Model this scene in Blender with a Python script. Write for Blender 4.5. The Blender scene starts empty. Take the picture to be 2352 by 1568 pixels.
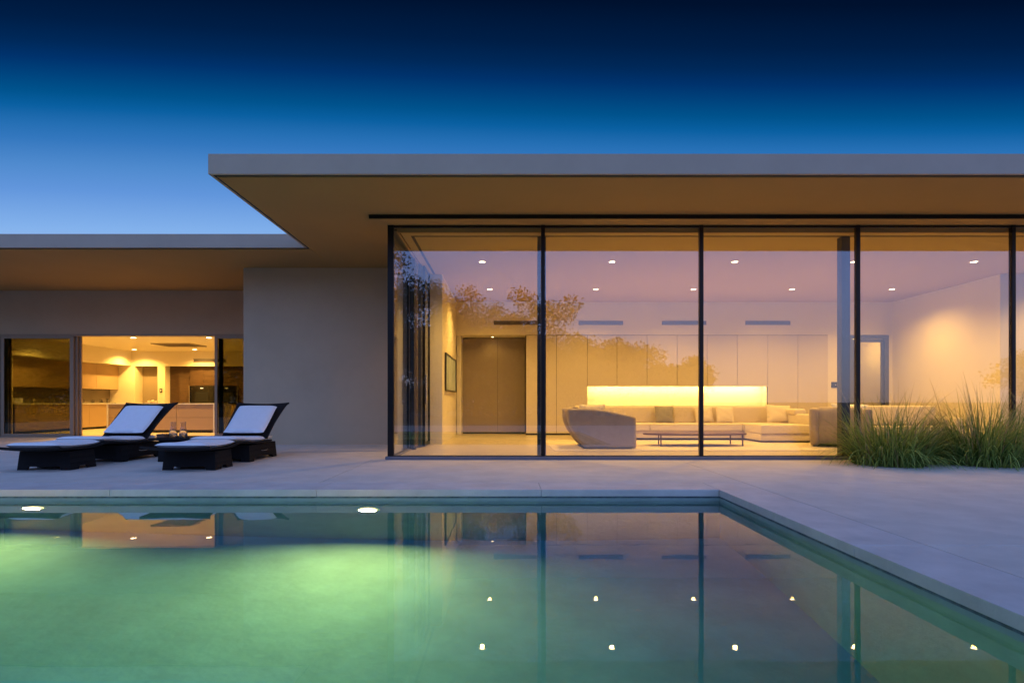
import bpy, bmesh, math, random
from mathutils import Vector, Matrix
random.seed(7)
PI = math.pi
sc = bpy.context.scene
COL = sc.collection
F, HX, HY, CZ = 1307.0, 1165.0, 922.0, 0.95     # measured focal length / vanishing point of the photograph (2352 px wide)
def PX(x, Y): return (x-HX)*Y/F
def PZ(y, Y): return CZ-(y-HY)*Y/F

# ------------------------------------------------------------------ materials
def mat(name, col, rough=.6, metal=0, noise=None, nscale=6, bump=0, bscale=200, spec=.5, sheen=0, stretch=None):
    m = bpy.data.materials.new(name); m.use_nodes = True
    nt = m.node_tree; b = nt.nodes['Principled BSDF']
    b.inputs['Base Color'].default_value = (*col, 1); b.inputs['Roughness'].default_value = rough
    b.inputs['Metallic'].default_value = metal; b.inputs['Specular IOR Level'].default_value = spec
    if sheen: b.inputs['Sheen Weight'].default_value = sheen
    tc = nt.nodes.new('ShaderNodeTexCoord'); mp = nt.nodes.new('ShaderNodeMapping')
    nt.links.new(tc.outputs['Object'], mp.inputs[0])
    if stretch: mp.inputs['Scale'].default_value = stretch
    if noise:
        n = nt.nodes.new('ShaderNodeTexNoise'); n.inputs['Scale'].default_value = nscale; n.inputs['Detail'].default_value = 8
        n.inputs['Roughness'].default_value = .62
        nt.links.new(mp.outputs[0], n.inputs[0])
        r = nt.nodes.new('ShaderNodeValToRGB'); r.color_ramp.elements[0].position = .3; r.color_ramp.elements[1].position = .7
        r.color_ramp.elements[0].color = (*[c*(1-noise) for c in col], 1); r.color_ramp.elements[1].color = (*[min(1, c*(1+noise*.6)) for c in col], 1)
        nt.links.new(n.outputs[0], r.inputs[0]); nt.links.new(r.outputs[0], b.inputs['Base Color'])
    if bump:
        n2 = nt.nodes.new('ShaderNodeTexNoise'); n2.inputs['Scale'].default_value = bscale; n2.inputs['Detail'].default_value = 4
        nt.links.new(mp.outputs[0], n2.inputs[0])
        bp = nt.nodes.new('ShaderNodeBump'); bp.inputs['Strength'].default_value = bump; bp.inputs['Distance'].default_value = .01
        nt.links.new(n2.outputs[0], bp.inputs['Height']); nt.links.new(bp.outputs[0], b.inputs['Normal'])
    return m
def emis(name, col, s):
    m = bpy.data.materials.new(name); m.use_nodes = True; nt = m.node_tree
    b = nt.nodes['Principled BSDF']; b.inputs['Base Color'].default_value = (.8, .8, .8, 1)
    b.inputs['Emission Color'].default_value = (*col, 1); b.inputs['Emission Strength'].default_value = s
    return m
def pane_mat(name, tint, r0):
    m = bpy.data.materials.new(name); m.use_nodes = True; nt = m.node_tree; nt.nodes.clear()
    out = nt.nodes.new('ShaderNodeOutputMaterial'); mix = nt.nodes.new('ShaderNodeMixShader')
    tr = nt.nodes.new('ShaderNodeBsdfTransparent'); tr.inputs[0].default_value = (*tint, 1)
    gl = nt.nodes.new('ShaderNodeBsdfGlossy'); gl.inputs['Roughness'].default_value = 0; gl.inputs[0].default_value = (.95, .97, 1, 1)
    lw = nt.nodes.new('ShaderNodeLayerWeight'); lw.inputs[0].default_value = .5
    p = nt.nodes.new('ShaderNodeMath'); p.operation = 'POWER'; p.inputs[1].default_value = 5
    q = nt.nodes.new('ShaderNodeMath'); q.operation = 'MULTIPLY_ADD'; q.inputs[1].default_value = 1-r0; q.inputs[2].default_value = r0
    nt.links.new(lw.outputs['Facing'], p.inputs[0]); nt.links.new(p.outputs[0], q.inputs[0]); nt.links.new(q.outputs[0], mix.inputs[0])
    nt.links.new(tr.outputs[0], mix.inputs[1]); nt.links.new(gl.outputs[0], mix.inputs[2]); nt.links.new(mix.outputs[0], out.inputs[0])
    return m
M = {}
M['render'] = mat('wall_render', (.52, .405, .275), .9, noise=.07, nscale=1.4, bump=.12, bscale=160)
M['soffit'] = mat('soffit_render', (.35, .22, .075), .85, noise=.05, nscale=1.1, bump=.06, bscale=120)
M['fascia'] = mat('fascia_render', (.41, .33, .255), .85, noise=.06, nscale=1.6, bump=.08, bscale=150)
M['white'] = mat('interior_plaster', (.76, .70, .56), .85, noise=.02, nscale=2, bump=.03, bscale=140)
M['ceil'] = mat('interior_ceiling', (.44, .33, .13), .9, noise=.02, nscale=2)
M['panel'] = mat('lacquered_panel', (.60, .53, .42), .45, noise=.02, nscale=1)
M['door_panel'] = mat('taupe_panel', (.30, .24, .17), .5, noise=.05, nscale=1)
M['gapdark'] = mat('shadow_gap', (.03, .028, .025), .9)
M['floor'] = mat('limestone_floor', (.52, .45, .34), .32, noise=.08, nscale=1.6, bump=.02, bscale=60)
M['kfloor'] = mat('pale_kitchen_floor', (.68, .60, .47), .4, noise=.05, nscale=2)
M['deck'] = mat('concrete_deck', (.57, .52, .465), .72, noise=.13, nscale=2.6, bump=.35, bscale=90)
M['coping'] = mat('concrete_coping', (.55, .51, .48), .66, noise=.16, nscale=3.0, bump=.2, bscale=70)
M['poolwall'] = mat('pool_plaster', (.27, .34, .31), .8, noise=.17, nscale=2.4, bump=.6, bscale=12)
M['poolrim'] = mat('pool_rim_tile', (.13, .17, .19), .6, noise=.55, nscale=14, bump=.5, bscale=60)
M['bronze'] = mat('dark_bronze', (.018, .014, .013), .38, .6)
M['steel'] = mat('painted_column', (.035, .032, .032), .45, .2)
M['alu'] = mat('champagne_aluminium', (.34, .26, .18), .45, .4)
M['aludark'] = mat('grey_aluminium', (.12, .12, .12), .4, .6)
M['sill'] = mat('grey_sill', (.16, .15, .17), .6, noise=.1, nscale=8)
M['glass'] = pane_mat('clear_pane', (.97, .98, .97), .103)
M['tint'] = pane_mat('tinted_pane', (.52, .52, .36), .045)
M['wicker'] = None
M['cushion'] = mat('white_cushion_fabric', (.74, .74, .76), .9, noise=.04, nscale=12, bump=.15, bscale=500, sheen=.2)
M['sofa'] = mat('cream_upholstery', (.66, .58, .45), .92, noise=.05, nscale=9, bump=.2, bscale=350, sheen=.2)
M['chair'] = mat('taupe_upholstery', (.44, .36, .27), .92, noise=.08, nscale=9, bump=.2, bscale=350, sheen=.2)
M['greycush'] = mat('grey_cushion', (.30, .28, .26), .95, noise=.25, nscale=60, bump=.6, bscale=90)
M['creamcush'] = mat('cream_cushion', (.70, .62, .48), .95, noise=.08, nscale=30, bump=.5, bscale=70)
M['rug'] = mat('cream_rug', (.66, .58, .46), .98, noise=.1, nscale=40, bump=.6, bscale=180)
M['walnut'] = mat('walnut', (.11, .045, .028), .4, noise=.35, nscale=5, stretch=(1, 9, 9))
M['wood'] = mat('dark_oak_veneer', (.09, .05, .028), .5, noise=.4, nscale=4, stretch=(1, 1, 14))
M['cab'] = mat('kitchen_front', (.42, .29, .17), .5, noise=.03, nscale=1)
M['splash'] = mat('splashback', (.20, .16, .12), .35, noise=.06, nscale=2)
M['top'] = mat('pale_worktop', (.72, .68, .62), .3, noise=.04, nscale=20)
M['black'] = mat('black_oven_glass', (.008, .008, .009), .12)
M['chrome'] = mat('brushed_steel', (.62, .60, .57), .25, 1)
M['plastic'] = mat('black_plastic', (.02, .02, .022), .4)
M['vent'] = mat('vent_slot', (.14, .12, .11), .8)
M['bread'] = mat('bread_crust', (.62, .46, .26), .85, noise=.25, nscale=25, bump=.4, bscale=60)
M['ceram'] = mat('white_ceramic', (.75, .73, .68), .3)
M['box'] = mat('cedar_box', (.24, .11, .06), .5, noise=.3, nscale=8, stretch=(1, 8, 8))
M['ground'] = mat('dark_ground', (.05, .06, .035), 1, noise=.5, nscale=.6)
M['hole'] = mat('dark_hole', (.01, .01, .01), .9)
M['lens'] = emis('downlight_lens', (1, .74, .40), 22)
M['led'] = emis('led_strip', (1, .72, .34), 1.5)
M['pool_lens'] = emis('pool_lamp_lens', (1, .70, .20), 3.2)
M['clock'] = emis('oven_display', (1, .8, .5), 1.2)
# clear drinking glass
g = bpy.data.materials.new('carafe_glass'); g.use_nodes = True
gb = g.node_tree.nodes['Principled BSDF']; gb.inputs['Transmission Weight'].default_value = 1; gb.inputs['Roughness'].default_value = 0; gb.inputs['IOR'].default_value = 1.35
M['cglass'] = g
# woven dark wicker
w = mat('dark_wicker', (.028, .024, .026), .75, spec=.2); nt = w.node_tree; b = nt.nodes['Principled BSDF']
tc = nt.nodes.new('ShaderNodeTexCoord'); wv = nt.nodes.new('ShaderNodeTexBrick'); wv.inputs['Scale'].default_value = 42
wv.inputs['Color1'].default_value = (.020, .017, .018, 1); wv.inputs['Color2'].default_value = (.011, .010, .012, 1); wv.inputs['Mortar'].default_value = (.004, .004, .004, 1)
wv.inputs['Mortar Size'].default_value = .035
mp = nt.nodes.new('ShaderNodeMapping'); mp.inputs['Rotation'].default_value = (PI/2, .0, .0)
nt.links.new(tc.outputs['Object'], mp.inputs[0]); nt.links.new(mp.outputs[0], wv.inputs[0]); nt.links.new(wv.outputs[0], b.inputs['Base Color'])
bp = nt.nodes.new('ShaderNodeBump'); bp.inputs['Strength'].default_value = .6; bp.inputs['Distance'].default_value = .006
nt.links.new(wv.outputs[1], bp.inputs['Height']); bp.invert = True; nt.links.new(bp.outputs[0], b.inputs['Normal'])
M['wicker'] = w
# leaves / grass
def leafmat(name, c1, c2, tr=.25, zramp=None):
    m = bpy.data.materials.new(name); m.use_nodes = True; nt = m.node_tree; b = nt.nodes['Principled BSDF']
    geo = nt.nodes.new('ShaderNodeNewGeometry'); r = nt.nodes.new('ShaderNodeValToRGB')
    r.color_ramp.elements[0].color = (*c1, 1); r.color_ramp.elements[1].color = (*c2, 1)
    nt.links.new(geo.outputs['Random Per Island'], r.inputs[0]); nt.links.new(r.outputs[0], b.inputs['Base Color'])
    b.inputs['Roughness'].default_value = .5
    tl = nt.nodes.new('ShaderNodeBsdfTranslucent'); nt.links.new(r.outputs[0], tl.inputs[0])
    mx = nt.nodes.new('ShaderNodeMixShader'); mx.inputs[0].default_value = tr
    nt.links.new(b.outputs[0], mx.inputs[1]); nt.links.new(tl.outputs[0], mx.inputs[2])
    nt.links.new(mx.outputs[0], nt.nodes['Material Output'].inputs[0]); return m
M['grass'] = leafmat('grass_blade', (.06, .14, .02), (.38, .47, .10), .35)
M['straw'] = leafmat('dry_grass_blade', (.30, .25, .10), (.50, .42, .20), .3)
M['leaf'] = leafmat('tree_leaf', (.02, .04, .012), (.06, .09, .03), .15)
M['bark'] = mat('bark', (.07, .05, .035), .95, noise=.4, nscale=6, bump=.6, bscale=20)
# the picture's print
m = bpy.data.materials.new('abstract_print'); m.use_nodes = True; nt = m.node_tree; b = nt.nodes['Principled BSDF']
tc = nt.nodes.new('ShaderNodeTexCoord'); mp = nt.nodes.new('ShaderNodeMapping'); mp.inputs['Scale'].default_value = (1, 5, .8)
n = nt.nodes.new('ShaderNodeTexNoise'); n.inputs['Scale'].default_value = 1.6; n.inputs['Detail'].default_value = 6
r = nt.nodes.new('ShaderNodeValToRGB'); e = r.color_ramp.elements
e[0].position = .30; e[0].color = (.05, .07, .08, 1); e[1].position = .52; e[1].color = (.62, .74, .76, 1)
x = e.new(.38); x.color = (.30, .42, .45, 1)
nt.links.new(tc.outputs['Object'], mp.inputs[0]); nt.links.new(mp.outputs[0], n.inputs[0]); nt.links.new(n.outputs[0], r.inputs[0]); nt.links.new(r.outputs[0], b.inputs['Base Color'])
b.inputs['Roughness'].default_value = .25; M['print'] = m
# water: refracting surface, absorbing body
m = bpy.data.materials.new('pool_water'); m.use_nodes = True; nt = m.node_tree; nt.nodes.clear()
out = nt.nodes.new('ShaderNodeOutputMaterial'); gl = nt.nodes.new('ShaderNodeBsdfGlass'); gl.inputs['IOR'].default_value = 1.333; gl.inputs['Roughness'].default_value = 0.0
gl.inputs[0].default_value = (1, 1, 1, 1)
va = nt.nodes.new('ShaderNodeVolumeAbsorption'); va.inputs[0].default_value = (.47, .885, .945, 1); va.inputs[1].default_value = .70
tc = nt.nodes.new('ShaderNodeTexCoord'); n = nt.nodes.new('ShaderNodeTexNoise'); n.inputs['Scale'].default_value = 2.2; n.inputs['Detail'].default_value = 2
bp = nt.nodes.new('ShaderNodeBump'); bp.inputs['Strength'].default_value = .03; bp.inputs['Distance'].default_value = .02
nt.links.new(tc.outputs['Object'], n.inputs[0]); nt.links.new(n.outputs[0], bp.inputs['Height']); nt.links.new(bp.outputs[0], gl.inputs['Normal'])
nt.links.new(gl.outputs[0], out.inputs[0]); nt.links.new(va.outputs[0], out.inputs[1]); M['water'] = m

# ------------------------------------------------------------------ mesh building
ROOT = {}
class MB:
    def __init__(s): s.bm = bmesh.new(); s.smooth = False
    def box(s, x0, x1, y0, y1, z0, z1, bev=0, seg=2):
        t = bmesh.new(); bmesh.ops.create_cube(t, size=1)
        for v in t.verts: v.co = Vector(((x0+x1)/2+v.co.x*(x1-x0), (y0+y1)/2+v.co.y*(y1-y0), (z0+z1)/2+v.co.z*(z1-z0)))
        if bev: bmesh.ops.bevel(t, geom=t.edges[:], offset=bev, segments=seg, affect='EDGES', profile=.5)
        return s._add(t)
    def _add(s, t, mtx=None):
        if mtx: bmesh.ops.transform(t, matrix=mtx, verts=t.verts)
        me = bpy.data.meshes.new('tmp'); t.to_mesh(me); s.bm.from_mesh(me); bpy.data.meshes.remove(me); t.free(); return s
    def cyl(s, x, y, z0, z1, r, r2=None, n=20, bev=0):
        t = bmesh.new(); bmesh.ops.create_cone(t, cap_ends=True, segments=n, radius1=r, radius2=r if r2 is None else r2, depth=z1-z0)
        if bev:
            bmesh.ops.bevel(t, geom=[e for e in t.edges if len(e.link_faces) == 2 and min(len(f.verts) for f in e.link_faces) <= 4 and max(len(f.verts) for f in e.link_faces) > 4], offset=bev, segments=2, affect='EDGES')
        return s._add(t, Matrix.Translation((x, y, (z0+z1)/2)))
    def lathe(s, x, y, z, prof, n=20):
        t = bmesh.new(); rings = []
        for (r, h) in prof: rings.append([t.verts.new((x+r*math.cos(2*PI*i/n), y+r*math.sin(2*PI*i/n), z+h)) for i in range(n)])
        for a, b in zip(rings, rings[1:]):
            for i in range(n): t.faces.new((a[i], a[(i+1) % n], b[(i+1) % n], b[i]))
        t.faces.new(rings[0][::-1]); t.faces.new(rings[-1]); return s._add(t)
    def tube(s, pts, rad, n=8):
        t = bmesh.new(); rings = []; pts = [Vector(p) for p in pts]
        for i, p in enumerate(pts):
            d = (pts[min(i+1, len(pts)-1)]-pts[max(i-1, 0)]).normalized()
            a = d.cross(Vector((0, 0, 1)));  a = a.normalized() if a.length > .01 else Vector((1, 0, 0)); b = d.cross(a)
            rr = rad[i] if isinstance(rad, (list, tuple)) else rad
            rings.append([t.verts.new(p+rr*(math.cos(2*PI*k/n)*a+math.sin(2*PI*k/n)*b)) for k in range(n)])
        for a, b in zip(rings, rings[1:]):
            for i in range(n): t.faces.new((a[i], a[(i+1) % n], b[(i+1) % n], b[i]))
        t.faces.new(rings[0][::-1]); t.faces.new(rings[-1]); bmesh.ops.recalc_face_normals(t, faces=t.faces[:]); return s._add(t)
    def prism(s, poly, y0, y1, bev=0, seg=3):       # outline in XZ, extruded along Y
        t = bmesh.new(); a = [t.verts.new((x, y0, z)) for x, z in poly]; b = [t.verts.new((x, y1, z)) for x, z in poly]
        f1 = t.faces.new(a); f2 = t.faces.new(b[::-1]); n = len(poly)
        for i in range(n): t.faces.new((a[i], b[i], b[(i+1) % n], a[(i+1) % n]))
        bmesh.ops.recalc_face_normals(t, faces=t.faces[:])
        if bev: bmesh.ops.bevel(t, geom=list(f1.edges)+list(f2.edges), offset=bev, segments=seg, affect='EDGES', profile=.5)
        return s._add(t)
    def rprism(s, poly, y0, y1, r, seg=5):           # extruded outline with rounded rims
        n = len(poly); P = [Vector((x, 0, z)) for x, z in poly]; area = sum(P[i].x*P[(i+1) % n].z-P[(i+1) % n].x*P[i].z for i in range(n)); sg = 1 if area > 0 else -1
        nm = []
        for i in range(n):
            d = (P[(i+1) % n]-P[i-1]).normalized(); nm.append(Vector((-d.z, 0, d.x))*sg)
        t = bmesh.new(); rings = []
        st = [(r*(1-math.sin(a)), y0+r*(1-math.cos(a))) for a in [PI/2*k/seg for k in range(seg+1)]]
        st += [(o_, y0+y1-y) for o_, y in st[::-1]]
        cc = sum(P, Vector())/n
        for o_, y in st: rings.append([t.verts.new(((P[i].x-cc.x)*(1-o_/.55)+cc.x, y, (P[i].z-cc.z)*(1-o_/.42)+cc.z)) for i in range(n)])
        for a, b in zip(rings, rings[1:]):
            for i in range(n): t.faces.new((a[i], a[(i+1) % n], b[(i+1) % n], b[i]))
        t.faces.new(rings[0]); t.faces.new(rings[-1][::-1]); bmesh.ops.recalc_face_normals(t, faces=t.faces[:]); return s._add(t)
    def poly_z(s, poly, z0, z1):                     # outline in XY, extruded along Z
        t = bmesh.new(); a = [t.verts.new((x, y, z0)) for x, y in poly]; b = [t.verts.new((x, y, z1)) for x, y in poly]
        t.faces.new(a); t.faces.new(b[::-1]); n = len(poly)
        for i in range(n): t.faces.new((a[i], b[i], b[(i+1) % n], a[(i+1) % n]))
        bmesh.ops.recalc_face_normals(t, faces=t.faces[:]); return s._add(t)
    def build(s, name, m, parent=None, smooth=False, angle=40):
        me = bpy.data.meshes.new(name); off = ROOT.get(parent.name, Vector()) if parent else Vector()
        for v in s.bm.verts: v.co -= off
        s.bm.to_mesh(me); s.bm.free(); me.materials.append(m)
        o = bpy.data.objects.new(name, me); COL.objects.link(o)
        if parent: o.parent = parent; ROOT[o.name] = off
        else: ROOT[o.name] = Vector()
        if smooth:
            for p in me.polygons: p.use_smooth = len(p.vertices) < 13
            me.set_sharp_from_angle(angle=math.radians(angle))
        return o
def tag(o, label=None, cat=None, group=None, kind=None):
    if label: o['label'] = label
    if cat: o['category'] = cat
    if group: o['group'] = group
    if kind: o['kind'] = kind
    return o
def thing(name, label, cat, loc=(0, 0, 0), group=None):
    o = bpy.data.objects.new(name, None); COL.objects.link(o); o.location = loc; o.empty_display_size = .1
    ROOT[o.name] = Vector(loc); return tag(o, label, cat, group)
def copy_tree(o, parent=None):
    c = o.copy(); COL.objects.link(c)
    if parent: c.parent = parent
    for ch in list(o.children): copy_tree(ch, c)
    return c
def bx(name, m, parent, x0, x1, y0, y1, z0, z1, bev=0): return MB().box(x0, x1, y0, y1, z0, z1, bev).build(name, m, parent)
def lamp(name, kind, loc, power, col, parent=None, rot=(0, 0, 0), **kw):
    l = bpy.data.lights.new(name, kind); l.energy = power; l.color = col
    for k, v in kw.items(): setattr(l, k, v)
    o = bpy.data.objects.new(name, l); COL.objects.link(o); o.rotation_euler = rot
    o.location = Vector(loc)-(ROOT.get(parent.name, Vector()) if parent else Vector())
    if parent: o.parent = parent
    return o
WARM = (1, .55, .11)

# ------------------------------------------------------------------ ground, deck, pool
PX0, PX1, PY0, PY1 = -11.0, 2.29, .6, 6.147      # pool opening
CW = .49; WZ = -.125; PD = -1.78
def ring(mb, a, b, z0, z1):   # a=outer rect, b=inner rect (x0,x1,y0,y1)
    mb.box(a[0], b[0], a[2], a[3], z0, z1); mb.box(b[1], a[1], a[2], a[3], z0, z1)
    mb.box(b[0], b[1], a[2], b[2], z0, z1); mb.box(b[0], b[1], b[3], a[3], z0, z1)
mb = MB(); ring(mb, (-600, 600, -600, 900), (-22, 18, -4, 30), -.6, -.06)
tag(mb.build('ground', M['ground']), kind='structure')
mb = MB(); g_ = .0045
xs = [-22, -17.1, -12.2, -7.3, PX1+CW, 7.9, 12.9, 18]
DY = PY1+CW+.04
def slab(x0, x1, y0, y1): mb.box(x0+g_, x1-g_, y0+g_, y1-g_, -.09, 0, .0025, 1)
xb = [-22, -13.0, -2.2, PX1+CW, 9.0, 18]
for a, b_ in zip(xb, xb[1:]): slab(a, b_, DY, 9.345)
for a, b_ in zip([PX1+CW, 9.0], [9.0, 18]): slab(a, b_, 3.76, DY); slab(a, b_, -4, 3.76)
slab(-22, PX0-CW, -4, DY); slab(PX0-CW, PX1+CW, -4, PY0-CW)
slab(-22, -5.86, 9.345, 15.2); slab(-5.86, -1.96, 9.345, 12.62)
deck = mb.build('pool_deck', M['deck']); tag(deck, kind='structure')
mb = MB(); ring(mb, (-22, 18, -4, 30), (PX0-.05, PX1+.05, PY0-.05, PY1+.05), -.55, -.095)
tag(mb.build('deck_base', M['poolrim']), kind='structure')
mb = MB()
def cop(x0, x1, y0, y1): mb.box(x0+.002, x1-.002, y0+.002, y1-.002, -.0745, 0.0, .004, 2)
cx = [PX0-CW, -9.2, -6.77, -4.3, -2.06, .367, PX1]
for a, b_ in zip(cx, cx[1:]): cop(a, b_, PY1, DY-.003); cop(a, b_, PY0-CW, PY0)
cop(PX1, PX1+CW, PY1-.0, DY-.003)
cy = [PY0-CW, 1.36, 3.76, PY1]
for a, b_ in zip(cy, cy[1:]): cop(PX1, PX1+CW, a, b_); cop(PX0-CW, PX0, max(a, PY0), b_)
tag(mb.build('pool_coping', M['coping']), kind='structure')
mb = MB(); R = .012
ring(mb, (PX0-.35, PX1+.35, PY0-.35, PY1+.35), (PX0-R, PX1+R, PY0-R, PY1+R), PD-.2, -.094)
mb.box(PX0-.2, PX1+.2, PY0-.2, PY1+.2, PD-.2, PD)
basin = mb.build('pool_basin', M['poolwall']); tag(basin, kind='structure')
mb = MB(); ring(mb, (PX0-.3, PX1+.3, PY0-.3, PY1+.3), (PX0-R-.001, PX1+R+.001, PY0-R-.001, PY1+R+.001), -.094, -.0755)
tag(mb.build('pool_rim', M['poolrim']), kind='structure')
mb = MB(); mb.box(PX0-R-.02, PX1+R+.02, PY0-R-.02, PY1+R+.02, PD-.05, WZ)
tag(mb.build('pool_water', M['water']), kind='structure')
for i, (px, lab) in enumerate([(846, 'round glowing underwater lamp in the far pool wall in front of the blank wall'), (40, 'round glowing underwater lamp in the far pool wall in front of the loungers')]):
    X = [-1.50, -5.10][i]; z = WZ-.44; Yw = PY1+R
    t = thing('pool_light', lab, 'pool light', (X, Yw, z), 'lights under water in the pool wall')
    a = MB(); a.cyl(0, 0, 0, .02, .125, n=32, bev=.004)
    o = a.build('bezel', M['chrome'], None, True); o.parent = t; o.rotation_euler = (PI/2, 0, 0)
    a = MB(); a.lathe(0, 0, .018, [(.10, 0), (.10, .008), (.07, .018), (.02, .022)], 32)
    o = a.build('lens', M['pool_lens'], None, True); o.parent = t; o.rotation_euler = (PI/2, 0, 0)
    lamp('lamp', 'AREA', (X, Yw-.06, z), 255, (1, .47, .12), t, (-(PI/2-.22), 0, 0), shape='DISK', size=.18, spread=math.radians(150))

# ------------------------------------------------------------------ house
H = thing('house', 'low modern flat-roofed house with lit glass-walled rooms behind the pool', 'house', (0, 9.34, 0))
SZ = 3.92
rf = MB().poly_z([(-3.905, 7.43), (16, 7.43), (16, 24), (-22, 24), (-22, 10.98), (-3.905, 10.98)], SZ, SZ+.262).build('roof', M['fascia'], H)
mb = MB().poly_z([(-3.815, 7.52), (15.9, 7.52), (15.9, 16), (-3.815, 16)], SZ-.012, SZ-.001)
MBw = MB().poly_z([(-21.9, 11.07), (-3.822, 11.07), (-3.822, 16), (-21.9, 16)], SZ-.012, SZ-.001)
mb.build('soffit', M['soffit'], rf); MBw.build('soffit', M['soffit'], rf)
mb = MB(); mb.box(-3.86, 16, 7.475, 7.50, SZ-.006, SZ-.001); mb.box(-3.86, -3.835, 7.50, 11.02, SZ-.006, SZ-.001); mb.box(-22, -3.835, 11.02, 11.045, SZ-.006, SZ-.001)
mb.build('drip_groove', M['gapdark'], rf)
YG = 9.34; XL = -1.93; XR = 14.0; CE = 3.75
# dropped soffit band round the glass room
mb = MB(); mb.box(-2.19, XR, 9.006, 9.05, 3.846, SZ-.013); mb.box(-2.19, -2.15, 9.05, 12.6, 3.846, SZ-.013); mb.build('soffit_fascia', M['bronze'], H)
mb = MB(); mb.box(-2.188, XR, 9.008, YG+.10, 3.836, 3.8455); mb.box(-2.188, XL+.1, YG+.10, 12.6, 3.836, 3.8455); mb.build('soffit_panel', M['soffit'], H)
# walls
bx('wall', M['render'], H, -5.84, -1.70, 12.60, 22.3, 0, SZ-.013)
bx('wall', M['white'], H, -1.70, -1.43, 12.54, 16.0, .012, CE)
bx('wall', M['render'], H, -22, -5.845, 15.2, 15.42, 2.755, SZ-.013)
bx('wall', M['render'], H, -22, -14.3, 15.2, 15.42, 0, 2.754)
bx('wall', M['white'], H, -1.43, .527, 16.0, 16.15, 2.823, CE)           # over the recess
bx('wall', M['white'], H, .527, 10.83, 16.0, 16.15, 2.823, CE)
bx('wall', M['white'], H, 9.012, 9.60, 16.0, 16.15, .012, 2.822)
bx('wall', M['white'], H, 10.72, 10.83, 16.0, 16.15, .012, 2.822)
bx('wall', M['white'], H, 10.83, 11.0, 12.5, 16.4, .012, CE)
bx('wall', M['white'], H, 11.0, XR, 12.5, 12.65, .012, CE)
bx('wall', M['render'], H, XR, XR+.2, YG-.02, 23, 0, SZ-.013)
bx('wall', M['render'], H, -22, XR+.2, 23, 23.2, 0, SZ-.013)
# recess at the left of the back wall
bx('wall', M['white'], H, -1.43, -1.31, 16.15, 16.85, .012, 2.90)
mb = MB(); mb.box(-1.31, .527, 16.15, 16.85, 2.823, 2.90); mb.build('recess_ceiling', M['white'], H)
# room behind the inner door
mb = MB(); mb.box(9.0, 9.15, 16.15, 19, .012, 3); mb.box(11.3, 11.45, 16.41, 19, .012, 3); mb.box(9.15, 11.3, 19, 19.1, .012, 3); mb.box(9.15, 11.3, 16.16, 19, 2.85, 3)
mb.build('hall_wall', M['white'], H)
lamp('hall_lamp', 'POINT', (10.6, 17.4, 2.5), 26, WARM, H, shadow_soft_size=.1)
# floors and ceilings
mb = MB(); mb.box(XL-.04, XR, YG-.02, 23, -.05, .012); mb.build('floor', M['floor'], H)
mb = MB(); mb.box(-14.9, -5.845, 15.2, 23, -.05, .012); mb.build('floor', M['kfloor'], H)
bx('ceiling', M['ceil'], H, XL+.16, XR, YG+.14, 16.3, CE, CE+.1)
# kitchen shell
KC = 2.85
bx('ceiling', M['white'], H, -15.1, -5.845, 15.42, 21.4, KC, KC+.1)
XK = -14.15
bx('wall', M['white'], H, XK-.9, XK, 15.42, 16.29, .012, KC)             # front end of the cupboard niche
bx('wall', M['white'], H, XK-.9, XK, 16.29, 21.4, 2.30, KC)              # bulkhead
bx('wall', M['white'], H, XK-.9, XK-.82, 16.29, 21.4, .012, 2.30)
xa, xb1, xc = PX(309.6, 21.4), PX(362, 21.4), PX(379, 21.4)
bx('wall', M['white'], H, XK-.9, -5.845, 21.4, 21.55, 2.285, KC)
bx('wall', M['white'], H, XK-.9, xa, 21.4, 21.95, .012, 2.284)
bx('wall', M['white'], H, xb1, xc, 21.4, 22.2, .012, 2.284)
bx('corridor_door', M['door_panel'], H, xa, xb1, 21.86, 21.94, .012, 2.4)
bx('wall', M['white'], H, xc, -5.845, 22.2, 22.3, .012, 2.5)
# sill
bx('sill', M['sill'], H, XL-.06, XR, YG-.06, YG+.06, 0.0, .055, .004)
bx('sill', M['sill'], H, XL-.06, XL+.06, YG+.061, 12.53, 0.0, .03, .003)
# front glazing, a window per bay
mull = [898, 1247, 1610, 1969, 2325]
mx = [PX(v, YG) for v in mull]+[PX(2325, YG)+2.55, XR]
ZT = 3.80
for i in range(len(mx)-1):
    fr = MB()
    wv_ = .05 if i == 0 else .032
    fr.box(mx[i]-wv_, mx[i]+wv_, YG-.035, YG+.035, .056, ZT+.035, .003, 1)
    fr.box(mx[i]+wv_, mx[i+1]-.033, YG-.02, YG+.02, ZT, ZT+.03)
    fr.box(mx[i]+wv_, mx[i+1]-.033, YG-.02, YG+.02, .056, .068)
    fo = fr.build('window', M['bronze'], H)
    bx('pane', M['glass'], fo, mx[i]+wv_, mx[i+1]-.033, YG-.006, YG+.006, .068, ZT)
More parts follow.
